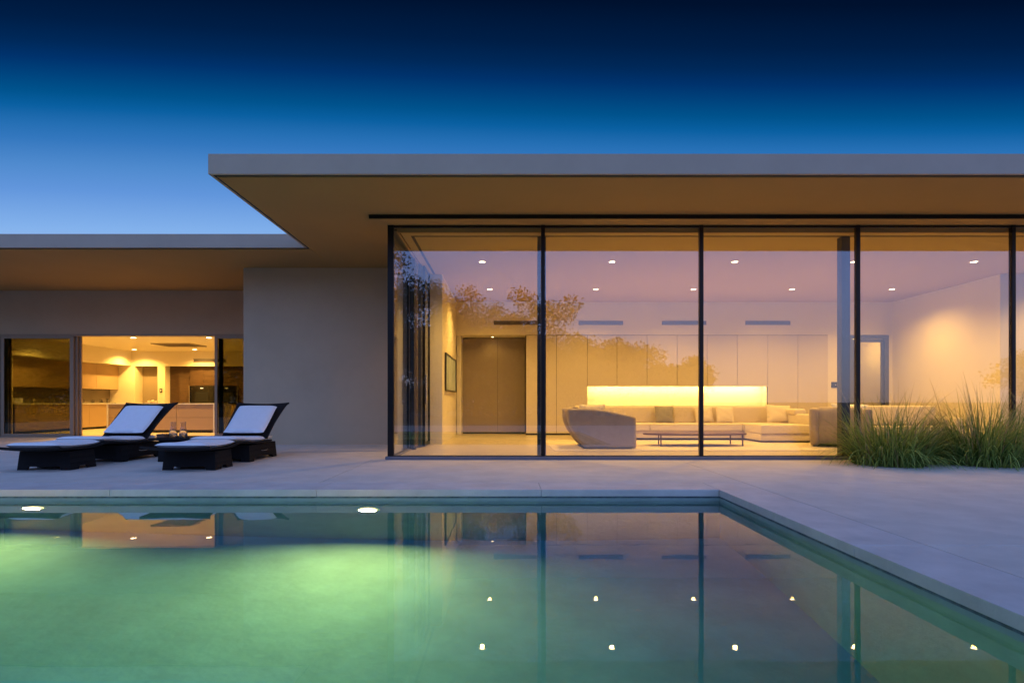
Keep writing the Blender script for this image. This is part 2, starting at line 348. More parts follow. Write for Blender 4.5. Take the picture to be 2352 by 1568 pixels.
# side glazing
fr = MB(); fr.box(XL-.02, XL+.02, 11.05, 11.09, .031, ZT+.03); fr.box(XL-.02, XL+.02, YG+.07, 11.05, ZT, ZT+.03); fr.box(XL-.02, XL+.02, YG+.07, 11.05, .031, .05)
fo = fr.build('window', M['bronze'], H); bx('pane', M['glass'], fo, XL-.006, XL+.006, YG+.07, 11.05, .05, ZT)
for k, (X, y0, mt) in enumerate([(-1.90, 11.3, 'aludark'), (-1.84, 11.45, 'alu'), (-1.78, 11.6, 'aludark'), (-1.72, 11.75, 'bronze')]):
    fr = MB(); y1 = 12.52
    fr.box(X-.022, X+.022, y0, y0+.07, .031, ZT); fr.box(X-.022, X+.022, y1-.07, y1, .031, ZT)
    fr.box(X-.022, X+.022, y0+.07, y1-.07, .031, .10); fr.box(X-.022, X+.022, y0+.07, y1-.07, ZT-.07, ZT)
    fo = fr.build('sliding_door', M[mt], H); bx('pane', M['glass'], fo, X-.005, X+.005, y0+.07, y1-.07, .10, ZT-.07)
    if k == 3: MB().tube([(X+.04, y0+.035, .9), (X+.04, y0+.035, 1.5)], .012).build('handle', M['chrome'], fo, True)
bx('head_track', M['bronze'], H, XL+.03, XL+.10, YG+.14, 12.5, ZT-.01, ZT+.02)
# ceiling edge slot (dark line just inside the glass)
mb = MB(); mb.box(XL+.30, XR, YG+.28, YG+.33, CE-.004, CE-.0005); mb.box(XL+.30, XL+.35, YG+.33, 12.5, CE-.004, CE-.0005); mb.build('ceiling_slot', M['gapdark'], H)
mb = MB(); mb.box(XL+.1, XR, YG+.10, YG+.138, CE-.0, 3.846); mb.box(XL+.1, XL+.138, YG+.138, 12.5, CE, 3.846); mb.build('ceiling_edge', M['soffit'], H)
# columns inside the glass
for X, Y in [(PX(1247, YG), 9.72), (PX(1969, YG), 9.72), (PX(1969, YG)+5.2, 9.72), (-1.86+.0, 11.16)]:
    wc = .072 if X > 0 else .05
    mb = MB(); mb.box(X-wc, X+wc, Y-wc, Y+wc, .012, CE, .006, 2); mb.box(X-wc-.02, X+wc+.02, Y-wc-.02, Y+wc+.02, .0125, .024); mb.build('column', M['steel'], H)
# kitchen glazing: frames, fixed panes and the stacked open leaves
def kdoor(x0, x1, Y, mt, pane='tint', st=.045, name='sliding_door'):
    fr = MB(); fr.box(x0, x0+st, Y-.02, Y+.02, .03, 2.70); fr.box(x1-st, x1, Y-.02, Y+.02, .03, 2.70)
    fr.box(x0+st, x1-st, Y-.02, Y+.02, .03, .09); fr.box(x0+st, x1-st, Y-.02, Y+.02, 2.64, 2.70)
    o = fr.build(name, M[mt], H); bx('pane', M[pane], o, x0+st, x1-st, Y-.005, Y+.005, .09, 2.64); return o
bx('door_head', M['alu'], H, -14.3, -5.845, 15.2, 15.41, 2.702, 2.752)
bx('door_track', M['alu'], H, -14.3, -5.845, 15.19, 15.41, -.0, .028)
xf = lambda x: PX(x, 15.28)
kdoor(xf(4), xf(172), 15.25, 'alu', st=.10); kdoor(xf(10), xf(178), 15.305, 'alu', 'glass', st=.09); 
fo = kdoor(xf(14), xf(183), 15.36, 'alu', 'glass', st=.07)
MB().tube([(xf(181), 15.33, .95), (xf(181), 15.33, 1.25)], .012).build('handle', M['chrome'], fo, True)
kdoor(xf(495), xf(620), 15.25, 'alu', st=.07); kdoor(xf(502), xf(640), 15.305, 'bronze', 'glass', st=.11)
bx('door_jamb', M['bronze'], H, -14.3, xf(4)-.001, 15.21, 15.40, .029, 2.70)

# ------------------------------------------------------------------ interior joinery of the living room
YB = 16.0
cab = thing('cupboard_wall', 'full-width wall of pale handleless cupboards with a long lit niche behind the sofa', 'cupboard', (.53, YB, .012))
xs = [PX(v, YB) for v in (1208, 1278, 1349, 1417, 1486, 1555, 1624, 1693, 1763, 1832, 1901)]
NT, NB = PZ(885, YB), .78
for i in range(10):
    a, b_ = xs[i]+.005, xs[i+1]-.005
    z0 = NT+.004 if 2 <= i <= 7 else .06
    z1 = 2.808
    if i == 9:
        bx('door', M['panel'], cab, a, b_, YB-.018, YB, z0, z1, .002)
    else: bx('door', M['panel'], cab, a, b_, YB-.018, YB, z0, z1, .002)
mb = MB(); mb.box(xs[2]+.005, xs[8]-.005, YB-.018, YB, .06, NB); mb.build('lower_front', M['panel'], cab)
mb = MB(); mb.box(xs[0]-.001, xs[2], YB+.001, YB+.05, .012, 2.822); mb.box(xs[8], xs[10], YB+.001, YB+.05, .012, 2.822); mb.box(xs[2], xs[8], YB+.001, YB+.05, NT+.004, 2.822)
mb.build('carcass', M['gapdark'], cab)
mb = MB(); mb.box(xs[2]-.02, xs[8]+.02, YB+.32, YB+.34, NB, NT+.05); mb.box(xs[2]-.02, xs[2]+.004, YB+.051, YB+.32, NB, NT); mb.box(xs[8]-.004, xs[8]+.02, YB+.051, YB+.32, NB, NT)
mb.box(xs[2]-.02, xs[8]+.02, YB+.051, YB+.32, NT, NT+.05); mb.box(xs[2]-.02, xs[8]+.02, YB, YB+.32, NB-.03, NB)
mb.box(xs[2]+.003, xs[8]-.003, YB-.016, YB+.03, NT-.03, NT+.002); mb.build('niche', M['white'], cab)
bx('light_strip', M['led'], cab, xs[2]+.05, xs[8]-.05, YB+.06, YB+.08, NT-.016, NT-.004)
lamp('niche_lamp', 'AREA', ((xs[2]+xs[8])/2, YB+.10, NT-.02), 60, (1, .64, .20), cab, (.95, 0, 0), shape='RECTANGLE', size=xs[8]-xs[2]-.1, size_y=.03)
rd = thing('recessed_door', 'pair of tall taupe doors in the shadowy recess at the left of the room', 'door', (-.4, 16.7, .012))
bx('door_leaf', M['door_panel'], rd, -1.305, PX(1143, 16.72)-.004, 16.70, 16.74, .05, 2.80)
bx('door_leaf', M['door_panel'], rd, PX(1143, 16.72)+.004, .52, 16.70, 16.74, .05, 2.80)
bx('door_backing', M['gapdark'], rd, -1.305, .522, 16.745, 16.80, .013, 2.82)
dr = thing('inner_door', 'grey framed glass door in the back wall right of the black column', 'door', (10.15, 16.0, .012))
mb = MB(); mb.box(9.602, 9.70, 15.975, 16.12, .013, 2.81); mb.box(10.60, 10.718, 15.975, 16.12, .013, 2.81); mb.box(9.70, 10.60, 15.975, 16.12, 2.71, 2.81); mb.build('frame', M['aludark'], dr)
mb = MB(); mb.box(9.705, 9.78, 16.02, 16.06, .02, 2.70); mb.box(10.53, 10.595, 16.02, 16.06, .02, 2.70); mb.box(9.78, 10.53, 16.02, 16.06, .02, .12); mb.box(9.78, 10.53, 16.02, 16.06, 2.62, 2.70); lf = mb.build('door_leaf', M['aludark'], dr)
bx('pane', M['glass'], lf, 9.78, 10.53, 16.035, 16.045, .12, 2.62)
# picture on the left wall
pic = thing('framed_picture', 'wide abstract picture in thin black frame on the left wall', 'picture', (-1.43, 14.3, 1.2))
mb = MB(); y0, y1, z0, z1 = 12.98, 15.5, 1.20, 2.07
mb.box(-1.428, -1.385, y0, y0+.03, z0, z1); mb.box(-1.428, -1.385, y1-.03, y1, z0, z1); mb.box(-1.428, -1.385, y0+.03, y1-.03, z0, z0+.03); mb.box(-1.428, -1.385, y0+.03, y1-.03, z1-.03, z1)
mb.build('frame', M['plastic'], pic); bx('print', M['print'], pic, -1.428, -1.40, y0+.03, y1-.03, z0+.03, z1-.03)
# air slots
for k, (a, b_) in enumerate([(1134, 1236), (1329, 1431), (1520, 1622), (1712, 1815)]):
    where = ['above the taupe doors', 'second from the left above the cupboards', 'third from the left above the cupboards', 'nearest the black column above the cupboards'][k]
    t = thing('air_vent', 'long narrow air slot, '+where, 'vent', (PX((a+b_)/2, YB), YB, PZ(746, YB)), 'air slots above the cupboards')
    x0, x1, z0, z1 = PX(a, YB), PX(b_, YB), PZ(746, YB), PZ(737, YB)
    mb = MB(); mb.box(x0, x1, YB-.012, YB-.001, z0, z0+.012); mb.box(x0, x1, YB-.012, YB-.001, z1-.012, z1); mb.box(x0, x0+.012, YB-.012, YB-.001, z0+.012, z1-.012); mb.box(x1-.012, x1, YB-.012, YB-.001, z0+.012, z1-.012)
    mb.build('frame', M['vent'], t); bx('slot', M['vent'], t, x0+.012, x1-.012, YB-.006, YB-.001, z0+.012, z1-.012)
wp = thing('wall_panel', 'small black touch panel on the back wall beside the black column', 'control panel', (PX(1918, 16), 16, PZ(890, 16)))
bx('screen', M['plastic'], wp, PX(1909, 16), PX(1928, 16), 15.98, 15.999, PZ(890, 16), PZ(877, 16), .003)
bx('indicator', M['clock'], wp, PX(1918, 16), PX(1918, 16)+.012, 15.977, 15.98, PZ(884, 16), PZ(884, 16)+.012)
fg = thing('floor_socket', 'small metal floor grille at the left inside corner of the glass room', 'grille', (PX(931, 9.6), 9.6, .012))
bx('plate', M['aludark'], fg, PX(922, 9.6), PX(941, 9.6), 9.52, 9.66, .0125, .02)
bx('slot', M['gapdark'], fg, PX(924, 9.6), PX(939, 9.6), 9.56, 9.62, .0202, .022)

# ------------------------------------------------------------------ downlights
def make_down(loc, label, grp, power, r=.06, spot=148, blend=1.0, name='downlight'):
    t = thing(name, label, 'downlight', loc, grp)
    x, y, z = loc; a = MB(); n = 28
    prof = [(r*1.35, 0), (r*1.35, -.006), (r, -.010), (r*.93, -.004), (r*.93, 0)]
    tb = bmesh.new(); rings = [[tb.verts.new((x+q*math.cos(2*PI*i/n), y+q*math.sin(2*PI*i/n), z+h)) for i in range(n)] for q, h in prof]
    for A, B in zip(rings, rings[1:]):
        for i in range(n): tb.faces.new((A[i], A[(i+1) % n], B[(i+1) % n], B[i]))
    bmesh.ops.recalc_face_normals(tb, faces=tb.faces[:]); a._add(tb); a.build('trim_ring', M['ceram'], t, True)
    MB().cyl(x, y, z-.005, z-.001, r*.9, n=24).build('lens', M['lens'], t)
    lamp('lamp', 'SPOT', (x, y, z-.05), power, WARM, t, spot_size=math.radians(spot), spot_blend=blend, shadow_soft_size=.035)
    return t
Y1, Y2 = 11.4, 14.18; PL = 370
names1 = ['front row, above the taupe doors', 'front row, second from the left', 'front row, above the coffee table', 'front row, right beside the black column', 'front row, nearest the right wall']
names2 = ['back row, leftmost', 'back row, second from the left', 'back row, above the sofa middle', 'back row, just left of the black column', 'back row, rightmost before the right wall']
for X, nm in zip([-.50, 2.10, 4.56, 6.95, 9.35], names1): make_down((X, Y1, CE), 'small round ceiling downlight, '+nm, 'living room downlights', PL)
for X, nm in zip([-.434, 2.21, 4.64, 7.1, 9.59], names2): make_down((X, Y2, CE), 'small round ceiling downlight, '+nm, 'living room downlights', PL)
make_down((-.42, 16.42, 2.822), 'single small spot in the ceiling of the door recess', 'living room downlights', 9, r=.04)
make_down((12.3, 11.6, CE), 'ceiling downlight near the right end of the glass room', 'living room downlights', PL)
kn = [(-13.37, 16.9, 'behind the left tinted glass door'), (-11.1, 16.9, 'near the opening, above the island middle'), (-8.86, 16.9, 'near the right door frame'), (-13.6, 20.75, 'at the back beside the left wall'), (-11.4, 20.75, 'at the back, right of the ceiling grille'), (-9.0, 20.75, 'at the back, right of the ovens')]
for X, Y, nm in kn: make_down((X, Y, KC), 'round ceiling downlight in the kitchen, '+nm, 'kitchen downlights', 330, r=.085, spot=146, blend=.75)

# ------------------------------------------------------------------ kitchen
ks = thing('base_cabinet', 'run of ochre base cupboards with pale worktop along the kitchen left wall', 'cupboard', (-14.1, 18.8, .012))
ydiv = [16.30, 17.1, 18.15, 19.2, 20.25, 21.39]
for a, b_ in zip(ydiv, ydiv[1:]): bx('door', M['cab'], ks, -14.12, -14.10, a+.004, b_-.004, .09, .855, .002)
bx('carcass', M['gapdark'], ks, -14.9, -14.125, 16.30, 21.39, .05, .858)
bx('worktop', M['top'], ks, -14.92, -14.07, 16.30, 21.39, .862, .90, .002)
bx('splashback', M['splash'], ks, -14.96, -14.93, 16.30, 21.39, .905, 1.40)
ku = thing('wall_cabinet', 'row of ochre wall cupboards set back above the kitchen sink run', 'cupboard', (-14.6, 18.8, 1.4))
for a, b_ in zip(ydiv, ydiv[1:]): bx('door', M['cab'], ku, -14.63, -14.61, a+.004, b_-.004, 1.40, 2.29, .002)
bx('carcass', M['cab'], ku, -14.92, -14.634, 16.30, 21.39, 1.41, 2.298)
kt = thing('kitchen_tap', 'tall steel tap behind the left tinted glass door', 'tap', (-14.7, 18.4, .90))
MB().tube([(-14.7, 18.4, .90), (-14.7, 18.4, 1.17), (-14.66, 18.4, 1.22), (-14.58, 18.4, 1.23), (-14.52, 18.4, 1.19), (-14.52, 18.4, 1.14)], .013).build('spout', M['chrome'], kt, True)
MB().tube([(-14.7, 18.43, .96), (-14.7, 18.50, .99)], .009).build('lever', M['chrome'], kt, True)
MB().cyl(-14.7, 18.4, .90, .93, .028, bev=.003).build('base', M['chrome'], kt, True)
so = thing('soap_dispenser', 'slim steel soap pump on the worktop left of the tap', 'soap pump', (-14.6, 17.55, .90))
MB().lathe(-14.6, 17.55, .90, [(.028, 0), (.03, .02), (.03, .11), (.02, .13)]).build('bottle', M['chrome'], so, True)
MB().tube([(-14.6, 17.55, 1.03), (-14.6, 17.55, 1.08), (-14.55, 17.55, 1.08)], .006).build('pump', M['chrome'], so, True)
po = thing('cooking_pot', 'squat metal pot on the worktop at the far left', 'pot', (-14.45, 16.75, .90))
mb = MB(); mb.lathe(-14.45, 16.75, .90, [(.13, 0), (.15, .02), (.155, .15), (.16, .155), (.145, .155), (.14, .02)], 28); mb.build('body', M['ceram'], po, True)
MB().tube([(-14.45, 16.60, 1.02), (-14.45, 16.53, 1.03), (-14.45, 16.50, 1.03)], .01).build('handle', M['chrome'], po, True)
tr = thing('serving_tray', 'dark tray holding glasses on the worktop near the kitchen corner', 'tray', (-14.35, 19.9, .90))
bx('tray', M['plastic'], tr, -14.6, -14.15, 19.2, 20.6, .90, .915, .004)
for k, (dx, dy) in enumerate([(-.1, -.5), (.05, -.3), (-.05, -.1), (.1, .1), (-.08, .3), (.08, .42), (0, .52)]):
    tt = thing('drinking_glass', ['low tumbler at the near end of the dark tray', 'tumbler second along the dark tray', 'tumbler just before the middle of the dark tray', 'tumbler in the middle of the dark tray', 'tumbler past the middle of the dark tray', 'front glass of the two at the far end of the dark tray', 'last glass at the far end of the dark tray'][k], 'glass', (-14.35+dx, 19.9+dy, .915), 'glasses on the kitchen tray')
    h = .10 if k < 4 else .13
    MB().lathe(-14.35+dx, 19.9+dy, .915, [(.032, 0), (.036, .004), (.042, h), (.039, h), (.033, .012), (.004, .01)], 18).build('bowl', M['cglass'], tt, True)
    MB().lathe(-14.35+dx, 19.9+dy, .9152, [(.031, 0), (.034, .006), (.030, .010)], 18).build('foot', M['chrome'], tt, True)
isl = thing('kitchen_island', 'long ochre drawer island with pale worktop and side slabs', 'kitchen island', (-10.5, 17.7, .012))
ix0, ix1, iy = PX(246, 17.2), PX(493, 17.2), 17.2
bx('worktop', M['top'], isl, ix0, ix1, iy-.02, iy+1.0, .862, .897, .002)
bx('side_panel', M['top'], isl, ix0, ix0+.035, iy-.02, iy+1.0, .013, .861, .001); bx('side_panel', M['top'], isl, ix1-.035, ix1, iy-.02, iy+1.0, .013, .861, .001)
xm = PX(405, 17.2)
for a, b_ in [(ix0+.04, PX(325, 17.2)), (PX(325, 17.2)+.006, xm), (xm+.006, ix1-.04)]:
    bx('drawer', M['cab'], isl, a, b_-.003, iy, iy+.02, .095, .465, .002); bx('drawer', M['cab'], isl, a, b_-.003, iy, iy+.02, .472, .856, .002)
bx('carcass', M['gapdark'], isl, ix0+.04, ix1-.04, iy+.022, iy+.98, .05, .86)
br = thing('bread_board', 'white platter with loaves on the island worktop', 'platter', (PX(349, 17.6), 17.6, .897))
bxp = PX(349, 17.6)
MB().lathe(bxp, 17.6, .897, [(.10, 0), (.17, .012), (.18, .02), (.17, .02), (.10, .008)], 28).build('plate', M['ceram'], br, True)
for k, (dx, dy, s) in enumerate([(-.09, 0, .05), (-.01, .03, .06), (.05, -.03, .065), (.11, .01, .045), (.02, .08, .05)]):
    lo = thing('bread_roll', ['pale roll at the left end of the platter', 'pale roll left of the platter middle', 'tallest roll in the front of the platter', 'small roll at the right end of the platter', 'roll at the back of the platter'][k], 'bread', (bxp+dx, 17.6+dy, .91), 'rolls on the island platter')
    tb = bmesh.new(); bmesh.ops.create_icosphere(tb, subdivisions=3, radius=s)
    for v in tb.verts: v.co.z *= .75; v.co += v.co.normalized()*random.uniform(-.002, .002)
    a = MB(); a._add(tb, Matrix.Translation((bxp+dx, 17.6+dy, .908+s*.7))); a.build('crust', M['bread'], lo, True)
    a = MB(); a.tube([(bxp+dx-s*.5, 17.6+dy-s*.1, .908+s*1.42), (bxp+dx+s*.5, 17.6+dy+s*.1, .908+s*1.42)], .004); a.build('slash', M['ceram'], lo, True)
hb = thing('hob', 'thin black hob on the island worktop in front of the ovens', 'hob', (PX(430, 17.7), 17.7, .897))
bx('glass_top', M['black'], hb, PX(400, 17.7), PX(455, 17.7), 17.4, 17.95, .897, .903, .002)
for k, x in enumerate((424, 430, 436)): MB().cyl(PX(x, 17.5), 17.5, .903, .925, .016, bev=.002).build('knob', M['chrome'], hb, True)
tall = thing('tall_unit', 'dark oak tall kitchen units with open grain around the ovens', 'cupboard', (-10.5, 21.6, .012))
xo0, xo1 = PX(437, 21.6), PX(549, 21.6); xom = (xo0+xo1)/2; ZO0, ZO1 = PZ(928, 21.6), PZ(886, 21.6)
xw = PX(467.5, 21.6)
bx('panel', M['wood'], tall, xc+.002, xo0-.004, 21.72, 21.76, .013, 2.40)
bx('panel', M['wood'], tall, xo0, xw-.004, 21.58, 21.62, ZO1+.006, 2.40)
for k in range(4):
    z0 = ZO1+.006+k*.19; bx('oak_front', M['wood'], tall, xw, xo1, 21.58, 21.62, z0, z0+.184, .002)
bx('panel', M['wood'], tall, xo1+.004, -6.2, 21.58, 21.62, .013, 2.40)
bx('drawer', M['cab'], tall, xo0, xom-.003, 21.58, 21.62, .09, ZO0-.006); bx('drawer', M['cab'], tall, xom+.003, xo1, 21.58, 21.62, .09, ZO0-.006)
for k, (a, b_, lab) in enumerate([(xo0, xom-.004, 'black built-in oven with steel side handle, left of the pair'), (xom+.004, xo1, 'black built-in oven behind the right door frame, right of the pair')]):
    ov = thing('oven', lab, 'oven', ((a+b_)/2, 21.6, ZO0), 'ovens in the dark oak wall')
    bx('body', M['black'], ov, a, b_, 21.55, 21.70, ZO0, ZO1, .004)
    bx('window', M['hole'], ov, a+.22, b_-.22, 21.545, 21.5495, ZO0+.08, ZO1-.24)
    bx('display', M['clock'], ov, (a+b_)/2-.05, (a+b_)/2+.06, 21.543, 21.5495, ZO1-.10, ZO1-.075)
    hx = a+.02 if k == 0 else b_-.02
    bx('handle', M['chrome'], ov, hx-.018, hx+.018, 21.49, 21.52, ZO0+.02, ZO1-.01, .004)
sw = thing('light_switch', 'small black switch on the pale kitchen pillar', 'switch', (PX(370, 21.4), 21.4, PZ(900, 21.4)))
bx('plate', M['plastic'], sw, PX(367, 21.4), PX(373, 21.4), 21.385, 21.399, PZ(901, 21.4), PZ(892, 21.4), .003); bx('rocker', M['ceram'], sw, PX(369, 21.4), PX(371, 21.4), 21.378, 21.385, PZ(899, 21.4), PZ(894, 21.4))
cv = thing('ceiling_grille', 'rectangular ceiling grille over the kitchen island', 'vent', (-10.95, 19.0, KC))
mb = MB(); mb.box(-11.6, -10.3, 18.5, 18.56, KC-.03, KC-.001); mb.box(-11.6, -10.3, 19.44, 19.5, KC-.03, KC-.001); mb.box(-11.6, -11.54, 18.56, 19.44, KC-.03, KC-.001); mb.box(-10.36, -10.3, 18.56, 19.44, KC-.03, KC-.001); mb.build('frame', M['door_panel'], cv)
mb = MB()
for k in range(8): mb.box(-11.54, -10.36, 18.60+k*.105, 18.64+k*.105, KC-.022, KC-.002)
mb.build('slats', M['vent'], cv)
kv = thing('air_vent', 'long narrow slot vent high on the kitchen back wall', 'vent', (PX(475, 21.4), 21.4, PZ(831, 21.4)))
x0, x1, z0, z1 = PX(444, 21.4), PX(520, 21.4), PZ(831.5, 21.4), PZ(824, 21.4)
bx('slot', M['vent'], kv, x0+.02, x1-.02, 21.392, 21.398, z0+.02, z1-.02); mb = MB(); mb.box(x0, x1, 21.385, 21.399, z0, z0+.018); mb.box(x0, x1, 21.385, 21.399, z1-.018, z1); mb.build('frame', M['vent'], kv)

# ------------------------------------------------------------------ living room furniture
FZ = .012
tag(MB().box(PX(1272, 10.9), 7.6, 10.85, 13.7, FZ, FZ+.012, .004, 1).build('rug', M['rug']), 'large cream rug under the coffee table and armchair', 'rug')
RZ = FZ+.013
def smooth_poly(pts, it=2):
    for _ in range(it):
        q = []
        for i in range(len(pts)):
            a, b_ = Vector(pts[i]), Vector(pts[(i+1) % len(pts)]); q += [tuple(a*.75+b_*.25), tuple(a*.25+b_*.75)]
        pts = q
    return pts
def armchair(Yc, flip, cx_, label, name='armchair'):
    D_ = [(1303, 946), (1303, 940), (1308, 937.5), (1340, 937), (1374, 938.6), (1415, 946), (1452, 955), (1461, 957), (1463, 964), (1464, 1028), (1462, 1033.5), (1452, 1034), (1352, 1034), (1345, 1032), (1333, 1018), (1310, 984.7), (1303, 962)]
    pr = [((PX(x, 11.1)-1.845)*flip+cx_, max(PZ(y, 11.1), RZ+.012)) for x, y in D_]
    pr = smooth_poly(pr, 2)
    t = thing(name, label, 'armchair', (cx_, Yc+.55, RZ))
    def X(v): return (v-1.845)*flip+cx_
    mb = MB(); mb.rprism(pr, Yc, Yc+.17, .06).build('arm', M['chair'], t, True, 50)
    mb = MB(); mb.rprism(pr, Yc+.93, Yc+1.10, .06).build('arm', M['chair'], t, True, 50)
    bp_ = [(X(1.25), .84), (X(1.45), .84), (X(1.64), .42), (X(1.66), .10), (X(1.54), .06), (X(1.27), .50)]
    MB().prism(smooth_poly(bp_, 2), Yc+.172, Yc+.928).build('backrest', M['chair'], t, True, 50)
    a, b_ = sorted((X(1.58), X(2.50)))
    MB().box(a, b_, Yc+.175, Yc+.925, RZ+.05, .30, .02).build('seat_base', M['chair'], t, True)
    MB().box(a, b_+.0, Yc+.18, Yc+.92, .302, .44, .05, 4).build('seat_cushion', M['sofa'], t, True)
    a, b_ = sorted((X(1.50), X(2.45)))
    MB().box(a, b_, Yc+.06, Yc+1.04, RZ, RZ+.02).build('plinth', M['gapdark'], t)
    return t
armchair(11.12, 1, 1.845, 'cream tub armchair seen from its side, left of the coffee table')
ra = armchair(11.05, 1, 6.95, 'cream tub armchair with its back turned, half hidden behind the tall grass'); ra.rotation_euler.z = math.radians(58); ra.location.y += .25
def pillow(w_, h, t_, n=14):
    tb = bmesh.new(); top = []; bot = []
    for i in range(n+1):
        for j in range(n+1):
            u, v = -1+2*i/n, -1+2*j/n
            k = .5*t_*((1-u**4)*(1-v**4))**.55
            px_, pz_ = u*(1-.07*(1-v*v))*w_/2, v*(1-.07*(1-u*u))*h/2
            wr = .012*math.sin(5*u+3*v)*math.sin(4*v)
            top.append(tb.verts.new((px_, -k-wr*.6, pz_))); bot.append(tb.verts.new((px_, k, pz_)))
    for L, fl in ((top, 0), (bot, 1)):
        for i in range(n):
            for j in range(n):
                q = [L[i*(n+1)+j], L[(i+1)*(n+1)+j], L[(i+1)*(n+1)+j+1], L[i*(n+1)+j+1]]
                tb.faces.new(q[::-1] if fl else q)
    bmesh.ops.remove_doubles(tb, verts=tb.verts, dist=.0015); bmesh.ops.recalc_face_normals(tb, faces=tb.faces[:]); return tb
def put_pillow(x, y, z, w_, h, t_, m_, label, tilt=.28, rz=0, grp=None):
    t = thing('cushion', label, 'cushion', (x, y, z), grp)
    a = MB(); a._add(pillow(w_, h, t_), Matrix.Translation((x, y, z+h/2*math.cos(tilt)+.0)) @ Matrix.Rotation(rz, 4, 'Y') @ Matrix.Rotation(-tilt, 4, 'X'))
    a.build('cover', M[m_], t, True, 80)
    mtx = Matrix.Translation((x, y, z+h/2*math.cos(tilt))) @ Matrix.Rotation(rz, 4, 'Y') @ Matrix.Rotation(-tilt, 4, 'X')
    pts = [mtx @ Vector((s*w_/2*.985, 0, q*h/2*.985)) for s, q in ((-1, -1), (1, -1), (1, 1), (-1, 1), (-1, -1))]
    pp = []
    for p0, p1 in zip(pts, pts[1:]):
        c0 = mtx @ Vector((0, 0, 0))
        for k in range(6):
            f = k/6; p = p0.lerp(p1, f); p = p.lerp(c0, .07*(1-(2*f-1)**2)); pp.append(p)
    pp.append(pts[-1]); MB().tube(pp, .005, 6).build('piping', M[m_], t, True)
    return t
# sofa
sf = thing('sofa', 'long low cream corner sofa with chaise end below the lit niche', 'sofa', (4.6, 14.2, FZ))
S0, S1 = 1.75, PX(1866, 13.2); YF = 13.75; YS = 12.85; XCH = PX(1748, YS)
MB().box(S0, S1-.001, YF+.06, 14.9, FZ+.05, .24, .02).build('base', M['sofa'], sf, True)
MB().box(XCH, S1-.001, YS+.03, YF+.055, FZ+.05, .215, .015).build('base', M['sofa'], sf, True)
for a, b_ in [(S0, 3.45), (3.455, PX(1746, 13.8)-.45)]: MB().box(a, b_, YF, 14.55, .243, .42, .03, 3).build('seat_cushion', M['sofa'], sf, True)
MB().box(PX(1746, 13.8)-.445, XCH-.004, YF-.02, 14.55, .243, .42, .03, 3).build('seat_cushion', M['sofa'], sf, True)
MB().box(XCH, S1-.21, YS, 14.55, .22, .425, .03, 3).build('seat_cushion', M['sofa'], sf, True)
bk = [S0, 4.2, S1-.05]
for a, b_ in zip(bk, bk[1:]):
    MB().box(a+.002, b_-.002, 14.42, 14.92, .40, .85, .07, 5).build('back_cushion', M['sofa'], sf, True)
MB().box(S0, S1, 14.93, 15.02, FZ+.05, .80, .03).build('backrest', M['sofa'], sf, True)
MB().box(S1-.20, S1, YS+.01, 14.92, FZ+.05, .66, .04, 4).build('arm', M['sofa'], sf, True)
MB().box(S1-.24, S1+.05, 13.55, 14.4, .62, .78, .06, 5).build('arm_cushion', M['sofa'], sf, True)
MB().box(S0+.1, S1-.1, YF+.15, 14.8, FZ, FZ+.049).build('plinth', M['gapdark'], sf); MB().box(XCH+.05, S1-.1, YS+.12, YF+.14, RZ, RZ+.035).build('plinth', M['gapdark'], sf)
put_pillow(PX(1525, 14.25), 14.22, .42, .47, .44, .14, 'greycush', 'square grey cushion on the sofa, leftmost of the four', .3, .02, 'cushions on the sofa')
put_pillow(PX(1617, 14.25), 14.26, .42, .46, .43, .15, 'creamcush', 'cream cushion leaning behind the mullion, left of its twin', .3, -.06, 'cushions on the sofa')
put_pillow(PX(1661, 14.2)+.02, 14.14, .42, .45, .43, .15, 'creamcush', 'cream cushion just right of the mullion on the sofa', .3, .03, 'cushions on the sofa')
put_pillow(PX(1795, 13.9), 14.05, .425, .62, .47, .20, 'creamcush', 'largest crumpled cream cushion on the chaise end of the sofa', .35, .05, 'cushions on the sofa')
put_pillow(1.75, 11.72, .44, .55, .46, .18, 'creamcush', 'cream cushion poking up behind the back of the left armchair', .1, 0)
put_pillow(PX(1996, 11.6), 12.25, .62, .80, .28, .16, 'ceram', 'long white cushion above the right armchair behind the grass', .15, .03)
s2 = thing('loveseat', 'pale low sofa at the right wall behind the grass', 'sofa', (8.5, 12.9, FZ))
MB().box(7.7, 9.9, 12.6, 13.4, FZ+.05, .40, .04, 3).build('seat', M['sofa'], s2, True); MB().box(7.7, 9.9, 13.1, 13.45, .402, .86, .07, 5).build('backrest', M['sofa'], s2, True); MB().box(9.905, 10.1, 12.55, 13.45, FZ+.05, .6, .05, 4).build('arm', M['sofa'], s2, True)
MB().box(7.8, 9.9, 12.7, 13.3, FZ, FZ+.049).build('plinth', M['gapdark'], s2)
# coffee table
ct = thing('coffee_table', 'long low walnut coffee table on thin legs in front of the sofa', 'coffee table', (4.0, 12.0, RZ))
c0, c1 = PX(1480, 11.7), PX(1737, 11.7)
pl = [(c0, 12.05), (c0+.25, 11.75), (c0+.9, 11.66), (c1-.8, 11.66), (c1-.2, 11.8), (c1, 12.1), (c1-.2, 12.4), (c1-.8, 12.5), (c0+.9, 12.5), (c0+.25, 12.36)]
MB().poly_z(smooth_poly(pl, 2), .255, .285).build('tabletop', M['walnut'], ct)
for X, Y in [(PX(1518, 11.8), 11.8), (PX(1708, 11.8), 11.85), (PX(1518, 11.8)+.1, 12.36), (PX(1680, 12.3), 12.36)]: MB().box(X-.012, X+.012, Y-.012, Y+.012, RZ, .254).build('leg', M['walnut'], ct)
mb = MB(); mb.box(c0+.5, c1-.6, 12.04, 12.08, .235, .254); mb.build('rail', M['walnut'], ct)

